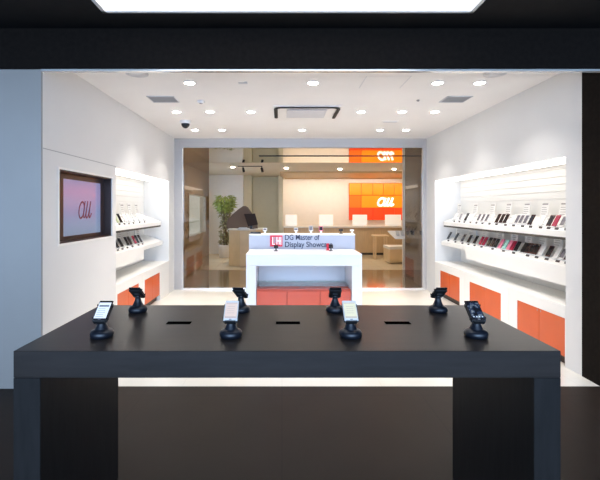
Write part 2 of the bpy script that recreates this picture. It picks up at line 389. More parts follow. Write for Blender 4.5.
# rear lounge shell
w = MB(); SN0, SN1 = 11.6, 14.2
w.box(-2.8, -2.6, DB, SN0, 0, 2.82); w.box(-2.8, -2.6, SN1, 17.3, 0, 2.82)
w.box(-2.8, -2.6, SN0, SN1, 0, 0.80); w.box(-2.8, -2.6, SN0, SN1, 2.05, 2.82); w.box(-2.85, -2.79, SN0, SN1, 0.8, 2.05)
struct('wall_rear_left', w, M['cream'], 'cream side wall of the rear lounge with lit niche')
struct('wall_rear_right', MB().box(5.2, 5.3, 11.05, 17.3, 0, 2.82), M['beige'], 'beige side wall at right of the rear lounge')
struct('wall_passage_end', MB().box(3.19, 5.3, 11.06, 11.15, 0, 2.82), M['cream'], 'beige wall stub at right of the passage')
struct('wall_passage_right', MB().box(3.95, 4.05, DB, 11.06, 0, 2.82), M['cream'], 'beige side wall of the passage behind the glass')
XA = PX(283, 17)
struct('wall_rear', MB().box(-2.7, 5.3, 17.2, 17.3, 0, 2.82), M['farwall'], 'warm white rear wall of the lounge behind the counter')
struct('wall_rear_column', MB().box(PX(243, 15), PX(251, 15), 15.3, 17.2, 0, 2.82).box(PX(251, 15.6), PX(279, 15.6), 15.9, 17.2, 0, 2.82).box(PX(278.5, 15.2), PX(283, 15.2), 15.1, 17.2, 0, 2.82), M['beige'], 'beige olive column beside the bright counter alcove')
struct('wall_rear_block', MB().box(-2.6, PX(243, 15), 15.0, 17.2, 0, 2.82), M['farwall'], 'pinkish white wall block behind the tall plant')
struct('trim_5', MB().box(PX(280, 13.2), 5.2, 13.6, 15.7, 2.76, 2.82), M['wood'], 'wooden soffit in front of the bright alcove')

# ------------------------------------------------------------------ outside light panel
t = thing('ceiling_light_panel', 'white rectangular light panel set in the black ceiling outside the shop', 'ceiling light', (0, 0, 0))
MB().box(LB0+0.03, LB1-0.03, 1.63, 3.40, 3.205, 3.225).build('diffuser', M['panel'], t)
fr = MB(); fr.box(LB0, LB0+0.03, 1.6, 3.43, 3.2, 3.27); fr.box(LB1-0.03, LB1, 1.6, 3.43, 3.2, 3.27); fr.box(LB0, LB1, 1.6, 1.63, 3.2, 3.27); fr.box(LB0, LB1, 3.40, 3.43, 3.2, 3.27)
fr.build('frame', M['white'], t)

# ------------------------------------------------------------------ black display table
K = 0.57/0.70
T0, T1, TZ, TH = 2.07*K, 3.06*K, 1.03, 0.133*K
TX0, TX1 = -1.325*K, 1.375*K
t = thing('display_table', 'large black portal shaped display table with phone stands in front of shop', 'table', ((TX0+TX1)/2, (T0+T1)/2, 0))
ox, oy = (TX0+TX1)/2, (T0+T1)/2
tb = MB().box(TX0-ox, TX1-ox, T0-oy, T1-oy, TZ-TH, TZ, 0.002).build('tabletop', M['tabletop'], t)
for sx in (-1, 1):
    xa = (TX0-ox) if sx < 0 else (TX1-ox-TH)
    MB().box(xa, xa+TH, T0-oy, T1-oy, 0, TZ-TH-0.0005, 0.002).build('leg', M['tableleg'], t)
for a, b in ((167, 191), (276, 300), (385, 410)):
    m = MB().box(PX(a, 2.58*K)-ox, PX(b, 2.58*K)-ox, 2.552*K-oy, 2.608*K-oy, TZ-0.004, TZ+0.0015)
    tag(m.build('cable_slot', M['slot'], t), 'thin black cable slot in the tabletop')

# ------------------------------------------------------------------ phone stands
def make_stand(tilt=50):
    t = thing('phone_stand', 'x', 'phone stand', (0, 0, 0), 'phone stands on the black table')
    MB().lathe([(0.052,0),(0.059,0.004),(0.0625,0.014),(0.062,0.026),(0.056,0.036),(0.045,0.042),(0.036,0.046)], n=40).build('base', M['plastic'], t)
    MB().lathe([(0.036,0.046),(0.031,0.056),(0.025,0.068),(0.020,0.084),(0.018,0.098),(0.022,0.106),(0.020,0.114),(0.012,0.120)], n=32).build('neck', M['plastic'], t)
    b = MB(); b.X = Matrix.Translation((0, 0.012, 0.130)) @ Matrix.Rotation(-math.radians(tilt), 4, 'X')
    b.box(-0.040, 0.040, 0.000, 0.010, -0.060, 0.060, 0.003)
    b.box(-0.018, 0.018, 0.008, 0.020, -0.018, 0.018, 0.002)
    for sx in (-1, 1):
        for z in (-0.045, 0.038):
            b.box(sx*0.0392, sx*0.0425, -0.013, 0.008, z, z+0.010, 0.001)
    b.box(-0.030, 0.030, -0.014, 0.010, -0.068, -0.060, 0.001)
    b.build('cradle', M['rubber'], t)
    tag_mb = MB().tube([(0, 0.02, 0.118), (0.0, 0.034, 0.09), (0, 0.036, 0.05), (0, 0.03, 0.03)], 0.0025, 6)
    tag_mb.build('security_cable', M['rubber'], t)
    return t
def make_phone(body, scr, ui=None, tilt=50):
    t = thing('smartphone', 'x', 'smartphone', (0, 0, 0), 'phones on the black table')
    X = Matrix.Translation((0, 0.012, 0.130)) @ Matrix.Rotation(-math.radians(tilt), 4, 'X')
    b = MB(); b.X = X; b.box(-0.0385, 0.0385, -0.0115, -0.001, -0.0595, 0.0745, 0.004); b.build('body', body, t)
    s = MB(); s.X = X; s.box(-0.033, 0.033, -0.0125, -0.0112, -0.046, 0.058); sc = s.build('screen', scr, t)
    if ui: ui(X, sc)
    h = MB(); h.X = X; h.box(-0.007, 0.007, -0.0125, -0.0112, -0.0545, -0.0505); h.build('home_button', M['scrgrey'], t)
    return t
def ui_list(X, sc):
    b = MB(); b.X = X
    b.box(-0.027, 0.027, -0.0132, -0.0124, 0.030, 0.040)
    for k in range(5): b.box(-0.026, 0.012+0.003*(k % 3), -0.0130, -0.0124, 0.016-0.013*k, 0.0172-0.013*k)
    b.build('screen_text', M['scrgreyui'], sc)
def ui_icons(X, sc):
    b = MB(); b.X = X
    for r in range(1):
        for k in range(4): b.box(-0.026+0.0155*k, -0.019+0.0155*k, -0.0132, -0.0124, -0.040+0.013*r, -0.032+0.013*r)
    b.build('app_icons', M['icon'], sc)
def ui_soft(X, sc):
    b = MB(); b.X = X
    b.box(-0.030, 0.030, -0.0130, -0.0124, -0.042, -0.036); b.box(-0.030, 0.030, -0.0130, -0.0124, 0.052, 0.055)
    for k in range(4): b.box(-0.022, 0.018, -0.0130, -0.0124, 0.03-0.014*k, 0.0312-0.014*k)
    b.build('screen_text', EMSOFT, sc)
EMSOFT = EM('soft_tan_screen_text', (0.45, 0.33, 0.28, 1), 0.2)
stand0 = make_stand(); first = True
SF = [(102, 'at the left end of front row'), (231, 'left of centre in front row'), (350.5, 'right of centre in front row'), (476, 'at the right end of front row')]
SB = [(138, 'at the left end of back row'), (241, 'left of centre in back row'), (335, 'right of centre in back row'), (438, 'at the right end of back row')]
phones = [('black smartphone showing a white page', PH['black'], M['scrwhite'], ui_list), ('white smartphone with pale pink screen', PH['white'], M['scrpink'], ui_soft),
          ('cream white smartphone with cream screen', PH['white'], M['scrcream'], ui_soft), ('black smartphone showing a dark night picture', PH['black'], M['photoscreen'], ui_icons)]
for (px, where), ph in zip(SF, phones):
    o = stand0 if first else copy_tree(stand0); first = False
    d = 2.30*K; o.scale = (K, K, K); o.location = (PX(px, d), d, TZ)
    o['label'] = 'black round based phone stand ' + where + ' on the black table'
    p = make_phone(*ph[1:]); p.location = o.location; p.scale = (K, K, K)
    p['label'] = ph[0] + ', ' + where + ' of stands'
rear_phone = None
stand_rear = make_stand(57); first = True
for px, where in SB:
    o = stand_rear if first else copy_tree(stand_rear); first = False; d = 2.86*K; o.scale = (K, K, K); o.location = (PX(px, d), d, TZ); yaw = PI - math.radians({241: 14, 335: 4}.get(px, 0)); o.rotation_euler.z = yaw
    o['label'] = 'black phone stand facing away ' + where + ' on the table'
    if rear_phone is None: rear_phone = p = make_phone(PH['black'], M['scrdark'], None, 57)
    else: p = copy_tree(rear_phone)
    p.location = o.location; p.rotation_euler.z = yaw; p.scale = (K, K, K)
    p['label'] = 'dark smartphone seen from behind, ' + where + ' of stands'

# ------------------------------------------------------------------ wall screen
t = thing('wall_screen', 'dark framed wall screen recessed in left wall showing red au lettering on lilac', 'screen', (XL-0.16, (ND0+ND1)/2, (NZ0+NZ1)/2))
ox, oy, oz = t.location
f = MB(); xb, xf = XL-0.16-ox, XL-0.012-ox
f.box(xb, xf, ND0-oy, ND0+0.012-oy, NZ0-oz, NZ1-oz); f.box(xb, xf, ND1-0.012-oy, ND1-oy, NZ0-oz, NZ1-oz)
f.box(xb, xf, ND0-oy, ND1-oy, NZ0-oz, NZ0+0.012-oz); f.box(xb, xf, ND0-oy, ND1-oy, NZ1-0.012-oz, NZ1-oz)
f.build('recess_lining', M['bezel'], t)
S0, S1, SZ0, SZ1 = 4.30, 5.18, 1.317, 1.912
b = MB(); x1 = XL-0.098-ox; x2 = XL-0.103-ox
b.box(xb, x2, ND0+0.012-oy, ND1-0.012-oy, NZ0+0.012-oz, NZ1-0.012-oz)
b.box(x2, x1, ND0+0.012-oy, S0-oy, NZ0+0.012-oz, NZ1-0.012-oz); b.box(x2, x1, S1-oy, ND1-0.012-oy, NZ0+0.012-oz, NZ1-0.012-oz)
b.box(x2, x1, S0-oy, S1-oy, SZ1-oz, NZ1-0.012-oz); b.box(x2, x1, S0-oy, S1-oy, NZ0+0.012-oz, SZ0-oz)
b.build('bezel', M['bezel'], t)
sc = MB().box(x2, x2+0.002, S0-oy, S1-oy, SZ0-oz, SZ1-oz).build('display', M['screenpic'], t)
l = MB(); au_mesh(l, lambda u, v: (x2+0.004, 4.60-oy+u*0.36, 1.49-oz+v*0.21), 0.011, (0.25, 1, 1))
tag(l.build('lettering', M['au_red'], sc), 'crimson au lettering')
# white edge around the niche
struct('trim_6', MB().box(XL, XL+0.006, ND0-0.02, ND0, NZ0-0.02, NZ1+0.02).box(XL, XL+0.006, ND1, ND1+0.02, NZ0-0.02, NZ1+0.02).box(XL, XL+0.006, ND0, ND1, NZ0-0.02, NZ0).box(XL, XL+0.006, ND0, ND1, NZ1, NZ1+0.02), M['white'], 'white bead around the recessed wall screen')

# ------------------------------------------------------------------ recess fittings (side: +1 right, -1 left)
def rx(side, o): return (XR + o) if side > 0 else (XL - o)
def shelving(side, d0, d1, label):
    t = thing('display_shelving', label, 'shelving', (rx(side, 0.40), (d0+d1)/2, 0.62))
    ox, oy, oz = t.location
    def bx(o0, o1, a, b, z0, z1, mb): return mb.box(rx(side, o0)-ox, rx(side, o1)-ox, a-oy, b-oy, z0-oz, z1-oz)
    def pr(poly, a, b, mb): return mb.prism([(rx(side, o)-ox, z-oz) for o, z in poly], a-oy, b-oy)
    p = MB(); z = 0.62
    cuts = [0.62, 1.72, 1.81, 1.90, 1.99, 2.08, RZ]
    for k in range(len(cuts)-1): bx(0.478, 0.499, d0, d1, cuts[k]+0.004, cuts[k+1]-0.004, p)
    bx(0.490, 0.499, d0, d1, 0.62, RZ, p)
    p.build('slatted_back_panel', M['white'], t)
    u = MB(); pr([(0.12,1.30),(0.12,1.365),(0.475,1.50),(0.475,1.44),(0.14,1.30)], d0, d1-0.12, u); u.build('upper_shelf', M['white'], t)
    l = MB(); pr([(0.10,0.935),(0.10,1.0),(0.475,1.13),(0.475,1.02),(0.12,0.935)], 6.75, d1-0.05, l)
    pr([(0.08,0.80),(0.08,1.0),(0.475,1.13),(0.475,0.80)], d0, 6.75, l); l.build('lower_shelf', M['white'], t)
    s = MB(); bx(0.02, 0.34, d0+0.01, d1-0.01, 2.112, 2.127, s); s.build('light_strip', M['led'], t)
    v = MB(); bx(0.122, 0.14, d0, d1-0.12, 1.272, 1.2995, v); v.build('lip_shadow_strip', M['lipshadow'], t)  # dark strip added as the shadow line under the upper shelf lip
    # small acrylic tier brackets
    y = d0+0.5
    while y < d1-0.3:
        k = MB(); bx(0.30, 0.31, y, y+0.006, 1.075, 1.32, k); k.build('divider', M['acrylic'], t); y += 1.05
    return t
shelving(1, RR0, RR1, 'long white lit display shelving in the recess of the right wall')
shelving(-1, RL0, RL1, 'short white lit display shelving in the recess of the left wall')
def worktop(side, d0, d1, label):
    o = MB().box(rx(side, 0.001), rx(side, 0.476), d0, d1, 0.585, 0.62, 0.002).build('worktop', M['white'])
    tag(o, label, 'worktop')
worktop(1, RR0+0.001, RR1-0.001, 'long white worktop over the orange cabinets on right')
worktop(-1, RL0+0.001, RL1-0.001, 'white worktop over the orange cabinets on left')
def cabinet(side, d0, d1, o0, o1, label, seam=True):
    t = thing('base_cabinet', label, 'cabinet', (rx(side, 0.24), (d0+d1)/2, 0), 'orange fronted base cabinets')
    ox, oy, oz = t.location
    def bx(mb, a, b, y0, y1, z0, z1, bv=0): return mb.box(rx(side, a)-ox, rx(side, b)-ox, y0-oy, y1-oy, z0, z1, bv)
    c = MB(); g = 0.001
    bx(c, g, 0.475, d0+g, o0, 0, 0.585); bx(c, g, 0.475, o1, d1-g, 0, 0.585); bx(c, g, 0.475, o0, o1, 0.49, 0.585); bx(c, 0.05, 0.475, o0, o1, 0.10, 0.49)
    c.build('carcass', M['white'], t)
    k = MB(); bx(k, 0.06, 0.08, o0, o1, 0, 0.10); k.build('plinth', M['kick'], t)
    mid = (o0+o1)/2; h = 0.002
    for a, b in ((o0+h, mid-h), (mid+h, o1-h)):
        d = MB(); bx(d, 0.006, 0.03, a, b, 0.095, 0.487, 0.002); dd = d.build('door', M['orange'], t)
        hh = MB(); ym = b-0.03 if a < mid-0.1 else a+0.03; bx(hh, 0.003, 0.007, ym-0.004, ym+0.004, 0.455, 0.475); hh.build('key_lock', M['grille'], dd)
cabinet(1, 6.615, RR1-0.002, 6.79, 7.63, 'orange fronted white base cabinet on right wall, nearest the back')
cabinet(1, 5.325, 6.611, 5.51, 6.44, 'orange fronted white base cabinet on right wall, the middle one')
cabinet(1, RR0+0.002, 5.321, RR0+0.012, 5.136, 'orange fronted white base cabinet on right wall, nearest the black table')
cabinet(-1, RL0+0.002, 6.43, 5.46, 6.29, 'orange fronted white base cabinet on left wall, nearest the black table')
cabinet(-1, 6.434, RL1-0.002, 6.55, 7.37, 'orange fronted white base cabinet on left wall, nearest the back')

# phones, cards and tags on the shelves
def small_phone_mesh(body, scr, h=0.155, w=0.078):
    m = MB(); m.X = Matrix.Rotation(-math.radians(48), 4, 'X')
    m.box(-w/2, w/2, 0.0, 0.011, 0.012, h, 0.003)
    m.cur = 1; m.box(-w/2+0.006, w/2-0.006, -0.001, 0.0, 0.030, h-0.016)
    m.cur = 2; m.box(-0.02, 0.02, 0.011, 0.018, 0.02, 0.07)
    m.X = Matrix.Identity(4); m.box(-0.03, 0.03, -0.012, 0.05, -0.0, 0.008)
    return m.mesh('smartphone', [body, scr, M['acrylic']])
phone_mesh = {}
for k, body in PH.items():
    scr = {'black': M['scrdark'], 'brown': M['scrdark'], 'red': M['scrdark']}.get(k, M['scrgrey'])
    if k in ('pink', 'mint', 'green', 'red'): scr = body
    phone_mesh[k] = small_phone_mesh(body, scr)
phone_mesh['white'] = small_phone_mesh(PH['white'], M['scrgrey'])
phone_mesh['blank'] = small_phone_mesh(PH['white'], M['card'])
def card_mesh():
    m = MB(); m.X = Matrix.Rotation(-math.radians(30), 4, 'X')
    m.box(-0.075, 0.075, 0, 0.004, 0.0, 0.235)
    m.cur = 1
    m.box(-0.06, 0.05, -0.001, 0, 0.195, 0.212)
    for k in range(4): m.box(-0.06, 0.03+0.01*(k % 3), -0.001, 0, 0.16-0.028*k, 0.166-0.028*k)
    m.cur = 2; m.X = Matrix.Identity(4); m.box(-0.05, 0.05, -0.005, 0.05, 0, 0.006)
    return m.mesh('information_card', [M['card'], M['cardprint'], M['acrylic']])
cmesh = card_mesh()
def tag_mesh():
    m = MB(); m.X = Matrix.Rotation(-math.radians(40), 4, 'X'); m.box(-0.032, 0.032, 0, 0.004, 0, 0.026)
    return m.mesh('price_tag', [M['tag']])
tmesh = tag_mesh()
CN = {'black':'black','white':'white','red':'deep red','pink':'pink','mint':'mint green','brown':'dark brown','green':'pale green','blank':'all white'}
SLOPE_U, SLOPE_L = (1.50-1.365)/0.355, 0.13/0.375
def shelf_z(tier, o): return (1.365 + (o-0.12)*SLOPE_U) if tier == 'upper' else (1.0 + (o-0.09)*SLOPE_L)
def place_rows(side, tier, plist, clist, tlist):
    wall = 'right' if side > 0 else 'left'
    rz = (-PI/2 if side > 0 else PI/2)
    slope_ang = math.atan(SLOPE_U if tier == 'upper' else SLOPE_L)
    def put(me, name, px, o):
        X = rx(side, o); d = X * F / (px - CX)
        ob = bpy.data.objects.new(name, me); col.objects.link(ob)
        ob.location = (X, d, shelf_z(tier, o) + 0.003)
        ob.rotation_euler = (slope_ang, 0, rz); return ob
    plist = sorted(plist, key=lambda q: -abs(1/(q[0]-CX)))
    for i, (px, c) in enumerate(plist):
        o = put(phone_mesh[c], 'smartphone', px, 0.19)
        tag(o, f'{CN[c]} phone on {tier} shelf of {wall} wall, {ORD[i]} from its far end', 'smartphone', f'phones on the {tier} shelf of {wall} wall')
    clist = sorted(clist, key=lambda q: -abs(1/(q-CX)))
    for i, px in enumerate(clist):
        o = put(cmesh, 'information_card', px, 0.36)
        tag(o, f'white printed card behind phones, {tier} shelf of {wall} wall, {ORD[i]} from the back', 'card', f'cards on the {tier} shelf of {wall} wall')
    tlist = sorted(tlist, key=lambda q: -abs(1/(q-CX)))
    for i, px in enumerate(tlist):
        o = put(tmesh, 'price_tag', px, 0.135)
        tag(o, f'small dark price tag on {tier} shelf edge, {wall} wall, {ORD[i]} from the back', 'price tag', f'price tags on the {tier} shelf of {wall} wall')
low = [(447,'black'),(454,'black'),(461,'black'),(467,'black'),(473,'black'),(478.5,'red'),(482,'red'),(486.5,'black'),(490,'brown'),(493.5,'black'),
       (498,'pink'),(502.5,'mint'),(506.5,'pink'),(510,'red'),(514,'black'),(521,'black'),(525,'brown'),(529,'brown'),(533,'brown'),(538.5,'blank'),(546,'brown'),(554,'blank'),(559.5,'white'),(565,'brown'),(571,'black')]
place_rows(1, 'lower', low, [457,470,484,499,513,527,541,556], [448,455,462,468,474,481,492,503,513,527,536,546,557,566])
up = [(453,'blank'),(458.5,'white'),(464,'black'),(470,'blank'),(476.5,'white'),(480.5,'white'),(484.5,'white'),(489.5,'blank'),(495,'brown'),(499,'brown'),(503,'brown'),
      (510,'blank'),(514.5,'white'),(518.5,'white'),(523,'white'),(528,'brown'),(539,'blank'),(547,'brown'),(552.5,'red'),(560,'white'),(567,'black')]
place_rows(1, 'upper', up, [458,474,491,507,525,543,562], [454,459,464,470,476,482,489,496,505,513,522,530,540,548,556,566])
place_rows(-1, 'lower', [(119,'black'),(123.5,'black'),(129.5,'black'),(132.5,'brown'),(137,'red'),(139.5,'black'),(142.5,'brown')], [121,130,139], [118.5,123,128,133,139,143])
place_rows(-1, 'upper', [(119.5,'green'),(122.5,'black'),(127,'blank'),(131,'blank'),(136,'blank'),(141,'blank'),(145.5,'blank')], [124,131,138], [120,125,129.5,134,140,145])

# ------------------------------------------------------------------ white island with orange box
I0, I1 = 6.07, 6.80
IX0, IX1 = PX(246, I0), PX(362, I0)
ZI = PZ(254, I0); IT = 12*I0/F
cxi = (IX0+IX1)/2; cyi = (I0+I1)/2
t = thing('display_island', 'white portal shaped display island in the middle of the shop', 'display table', (cxi, cyi, 0))
MB().box(IX0-cxi, IX1-cxi, I0-cyi, I1-cyi, ZI-IT, ZI, 0.003).build('tabletop', M['island'], t)
for a, b in ((IX0, PX(256, I0)), (PX(352, I0), IX1)):
    MB().box(a-cxi, b-cxi, I0-cyi, I1-cyi, 0, ZI-IT-0.0005, 0.003).build('leg', M['island'], t)
LI0, LI1 = PX(256, I0), PX(352, I0)
MB().box(LI0-cxi+0.001, LI1-cxi-0.001, I1-0.03-cyi, I1-cyi, 0, ZI-IT-0.001).build('back_panel', M['island'], t)
MB().box(LI0-cxi+0.001, LI1-cxi-0.001, I0+0.25-cyi, I1-0.031-cyi, 0.435, 0.445).build('glass_shelf', M['clearglass'], t)
zb = 0.42
t = thing('storage_box', 'coral orange storage cabinet under the white island', 'cabinet', (cxi, cyi, 0))
bx0, bx1 = LI0+0.004-cxi, LI1-0.004-cxi
MB().box(bx0, bx1, I0+0.10-cyi, I1-0.035-cyi, 0, zb, 0.003).build('body', M['coral'], t)
s0, s1 = PX(287, 6.15)-cxi, PX(320, 6.15)-cxi
for a, b in ((bx0, s0-0.007), (s0+0.007, s1-0.007), (s1+0.007, bx1)):
    MB().box(a, b, I0+0.066-cyi, I0+0.099-cyi, 0.02, zb-0.02, 0.002).build('door', M['coral'], t)

# strip light added under the island top to brighten its back panel
MB().box(LI0-cxi+0.05, LI1-cxi-0.05, I0+0.30-cyi, I0+0.34-cyi, ZI-IT-0.016, ZI-IT-0.001).build('light_strip', M['addedled'], bpy.data.objects['display_island'])  # this light_strip is an added one

# rear counter with lettering
C0, C1 = 6.84, 7.25
cx0, cx1 = PX(249, C0), PX(355, C0); CZ = PZ(234.5, C0)
ccx, ccy = (cx0+cx1)/2, (C0+C1)/2
t = thing('sign_counter', 'lavender grey counter behind white island lettered DG Master of Display Showcase', 'counter', (ccx, ccy, 0))
bd = MB().box(cx0-ccx, cx1-ccx, C0-ccy, C1-ccy, 0, CZ-0.012).build('body', M['counterpanel'], t)
MB().box(cx0-ccx-0.005, cx1-ccx+0.005, C0-ccy-0.002, C1-ccy+0.005, CZ-0.0115, CZ, 0.001).build('top', M['white'], t)
yl = C0-ccy-0.003
lx0, lx1 = PX(270, C0)-ccx, PX(282.5, C0)-ccx; lz0, lz1 = PZ(246.5, C0), CZ-0.013
lg = MB(); lg.box(lx0, lx1, yl-0.004, yl+0.002, lz0, lz1)
lg.cur = 1
w_ = lx1-lx0; h_ = lz1-lz0
for a in (0.18, 0.52, 0.70): lg.box(lx0+w_*a, lx0+w_*(a+0.07), yl-0.006, yl-0.004, lz0+h_*0.18, lz0+h_*0.85)
lg.box(lx0+w_*0.18, lx0+w_*0.40, yl-0.006, yl-0.004, lz0+h_*0.16, lz0+h_*0.24)
lg.box(lx0+w_*0.60, lx0+w_*0.88, yl-0.006, yl-0.004, lz0+h_*0.46, lz0+h_*0.54)
lg.box(lx0+w_*0.84, lx0+w_*0.90, yl-0.006, yl-0.004, lz0+h_*0.14, lz0+h_*0.86)
lg.cur = 2; lg.box(lx0+w_*0.30, lx0+w_*0.46, yl-0.0055, yl-0.004, lz0+h_*0.30, lz0+h_*0.85)
tag(lg.build('emblem', [M['logored'], M['logowhite'], M['logogrey']], bd), 'crimson square emblem with white and grey strokes')
tx = MB(); text_mb(tx, 'DG Master of', PX(285, C0)-ccx, PX(319.5, C0)-ccx, PZ(239.8, C0), 0.085, yl+0.004, 0.006)
text_mb(tx, 'Display Showcase', PX(285, C0)-ccx, PX(332.5, C0)-ccx, PZ(246.9, C0), 0.085, yl+0.004, 0.006)
tag(tx.build('lettering', M['textink'], bd), 'dark navy lettering')

# small devices on the counter and island
def handset(px, d, z, colr, label, tall=0.11, cardc=None):
    t = thing('handset', label, 'handset', (PX(px, d), d, z), 'small handsets on the display counter')
    MB().lathe([(0.035,0),(0.035,0.008),(0.012,0.014),(0.010,0.05)], n=20).build('stand', M['white'] if colr != 'black' else M['plastic'], t)
    b = MB(); b.X = Matrix.Translation((0, 0, 0.045)) @ Matrix.Rotation(-math.radians(25), 4, 'X')
    b.box(-0.034, 0.034, 0, 0.012, 0, tall, 0.003); b.cur = 1; b.box(-0.028, 0.028, -0.001, 0, 0.015, tall-0.012)
    b.build('body', [PH[colr], M['scrgrey'] if colr == 'white' else M['scrdark']], t)
    return t
handset(296, 7.05, CZ, 'white', 'small white handset on counter top above the word Master', 0.06)
handset(311, 7.05, CZ, 'white', 'small white handset on counter top above the word of', 0.10)
handset(321, 7.05, CZ, 'pink', 'small pink handset on counter top above the end of the lettering', 0.09)
handset(341, 7.05, CZ, 'black', 'small black handset on counter top near its right end', 0.04)
handset(352, 7.05, CZ, 'white', 'small white handset at the right end of the counter top', 0.03)
handset(265, 7.05, CZ, 'white', 'small white handset on counter top left of the red emblem', 0.06)
handset(276, 6.5, ZI, 'black', 'small black handset on the white island in front of the emblem', 0.05)
handset(331, 6.5, ZI, 'black', 'small black handset on the white island beside the red tag', 0.06)
o = MB().box(-0.022, 0.022, -0.003, 0.003, 0, 0.11, 0.001).box(-0.03, 0.03, -0.02, 0.02, 0, 0.008).build('price_sign', M['logored'], loc=(PX(328, 6.6), 6.62, ZI))
tag(o, 'small dark red price sign standing on the white island', 'sign')
o = MB(); o.box(-0.10, 0.10, -0.04, 0.04, 0, 0.018, 0.004).box(-0.08, 0.09, -0.03, 0.03, 0.018, 0.032, 0.004)
tag(o.build('tablet', M['plastic'], loc=(PX(255.5, 7.1), 7.05, CZ)), 'black device lying at the left end of the grey counter top', 'tablet')

# ------------------------------------------------------------------ ceiling fittings
def dz(py): return (ZC-EYE)*F/(CY-py)
def make_downlight(lens, r=0.057):
    t = thing('downlight', 'x', 'ceiling light', (0, 0, 0), 'round downlights in the shop ceiling')
    MB().lathe([(r+0.016, 0), (r+0.016, -0.005), (r, -0.008), (r-0.004, -0.003), (r-0.004, 0)], n=32).build('trim_ring', M['lampshell'], t)
    MB().lathe([(r-0.003, -0.0085), (r-0.003, -0.0100)], n=32).build('lens', lens, t)
    return t
dl0 = make_downlight(M['lens']); first = True
rows = [('front', 82.5, [(189.5, 'left'), (313, 'centre'), (437.5, 'right of centre'), (479.5, 'far right')]),
        ('middle', 111.5, [(176.5, 'far left'), (210, 'second from left'), (251, 'third from left'), (361, 'third from right'), (402, 'second from right'), (435, 'far right')]),
        ('rear', 129.8, [(195, 'far left'), (222, 'second from left'), (302, 'centre'), (380, 'second from right'), (406, 'far right')])]
for rn, py, L in rows:
    for px, w in L:
        o = dl0 if first else copy_tree(dl0); first = False
        d = dz(py); o.location = (PX(px, d), d, ZC)
        o['label'] = f'round recessed downlight in {rn} row of shop ceiling, {w}'
for o in [x for x in bpy.data.objects if x.name.startswith('downlight')]:
    L = bpy.data.lights.get('downlight_lamp')
    if L is None:
        L = bpy.data.lights.new('downlight_lamp', 'AREA'); L.shape = 'DISK'; L.size = 0.12; L.energy = 7.7; L.color = (1.0, 0.95, 0.895); L.spread = math.radians(105)
    a = bpy.data.objects.new('lamp', L); col.objects.link(a); a.parent = o; a.location = (0, 0, -0.012)
# AC cassette
t = thing('air_conditioner', 'white ceiling air conditioner cassette with dark outlet slots', 'air conditioner', (PX(306, 6.08), 6.08, ZC))
MB().box(-0.47, 0.47, -0.40, 0.42, -0.012, 0, 0.004).build('housing', M['ceilfit'], t)
def rr(w, h, r, z, n=6):
    out = []
    for (cx_, cy_, a0) in ((w-r, h-r, 0), (-w+r, h-r, 90), (-w+r, -h+r, 180), (w-r, -h+r, 270)):
        for k in range(n+1):
            a = math.radians(a0 + 90*k/n); out.append((cx_ + r*math.cos(a), cy_ + r*math.sin(a), z))
    return out
sl = MB()
P = rr(0.435, 0.36, 0.09, -0.022); n = len(P)
far_y = 0.30
pts = [p for p in P]
start = [i for i, p in enumerate(P) if p[1] < 0.20]
seq = [p for p in rr(0.435, 0.36, 0.09, -0.022)]
left = [p for p in seq if p[1] < 0.0]
path = [(-0.435, 0.28, -0.022)] + [p for p in seq[14:21]] + [p for p in seq[21:28]] + [(0.435, 0.30, -0.022)]
sl.tube(path, 0.026, 8, (1, 1, 0.3))
sl.build('outlet_slot', M['darkline'], t)
MB().box(-0.28, 0.28, -0.24, 0.26, -0.026, -0.0205, 0.002).build('intake_grille', M['grillelight'], t)
def grille(px0, px1, py0, py1, label):
    d0, d1 = dz(py0), dz(py1); d0, d1 = min(d0, d1), max(d0, d1); dm = (d0+d1)/2
    x0, x1 = PX(px0, dm), PX(px1, dm); cx_, cy_ = (x0+x1)/2, dm
    t = thing('ceiling_vent', label, 'vent', (cx_, cy_, ZC), 'vents in the shop ceiling')
    f = MB(); e = 0.012
    f.box(x0-cx_, x1-cx_, d0-cy_, d0+e-cy_, -0.01, 0); f.box(x0-cx_, x1-cx_, d1-e-cy_, d1-cy_, -0.01, 0)
    f.box(x0-cx_, x0+e-cx_, d0-cy_, d1-cy_, -0.01, 0); f.box(x1-e-cx_, x1-cx_, d0-cy_, d1-cy_, -0.01, 0); f.build('frame', M['grillelight'], t)
    s = MB(); y = d0+e+0.006
    while y < d1-e-0.01: s.box(x0+e-cx_, x1-e-cx_, y-cy_, y+0.012-cy_, -0.008, -0.002); y += 0.020
    s.box(x0+e-cx_, x1-e-cx_, d0+e-cy_, d1-e-cy_, -0.002, 0)
    s.build('slats', M['grille'], t)
grille(150, 177, 96, 102, 'grey slatted rectangular vent in left part of shop ceiling')
grille(443, 468, 96, 102, 'grey slatted rectangular vent in right part of shop ceiling')
for px, w in ((137, 'left'), (495, 'right')):
    d = dz(73.5)
    t = thing('ceiling_speaker', f'round grey ceiling speaker at {w} just behind the black header', 'speaker', (PX(px, d), d, ZC), 'round ceiling speakers')
    MB().lathe([(0.115, 0), (0.113, -0.008), (0.095, -0.010)], n=32).build('rim', M['grillelight'], t)
    MB().lathe([(0.094, -0.004), (0.094, -0.0115), (0.05, -0.014)], n=32).build('mesh_cover', M['grillelight'], t)
d = dz(121)
t = thing('security_camera', 'black dome security camera under left part of the shop ceiling', 'camera', (PX(185.5, d), d, ZC))
MB().lathe([(0.09, 0), (0.09, -0.03), (0.075, -0.045)], n=24).build('base', M['ceilfit'], t)
MB().lathe([(0.066, -0.045), (0.064, -0.07), (0.050, -0.095), (0.028, -0.112), (0.004, -0.118)], n=24).build('dome', M['plastic'], t)
d = dz(101); t = thing('smoke_detector', 'small round white detector in the left part of shop ceiling', 'detector', (PX(201, d), d, ZC))
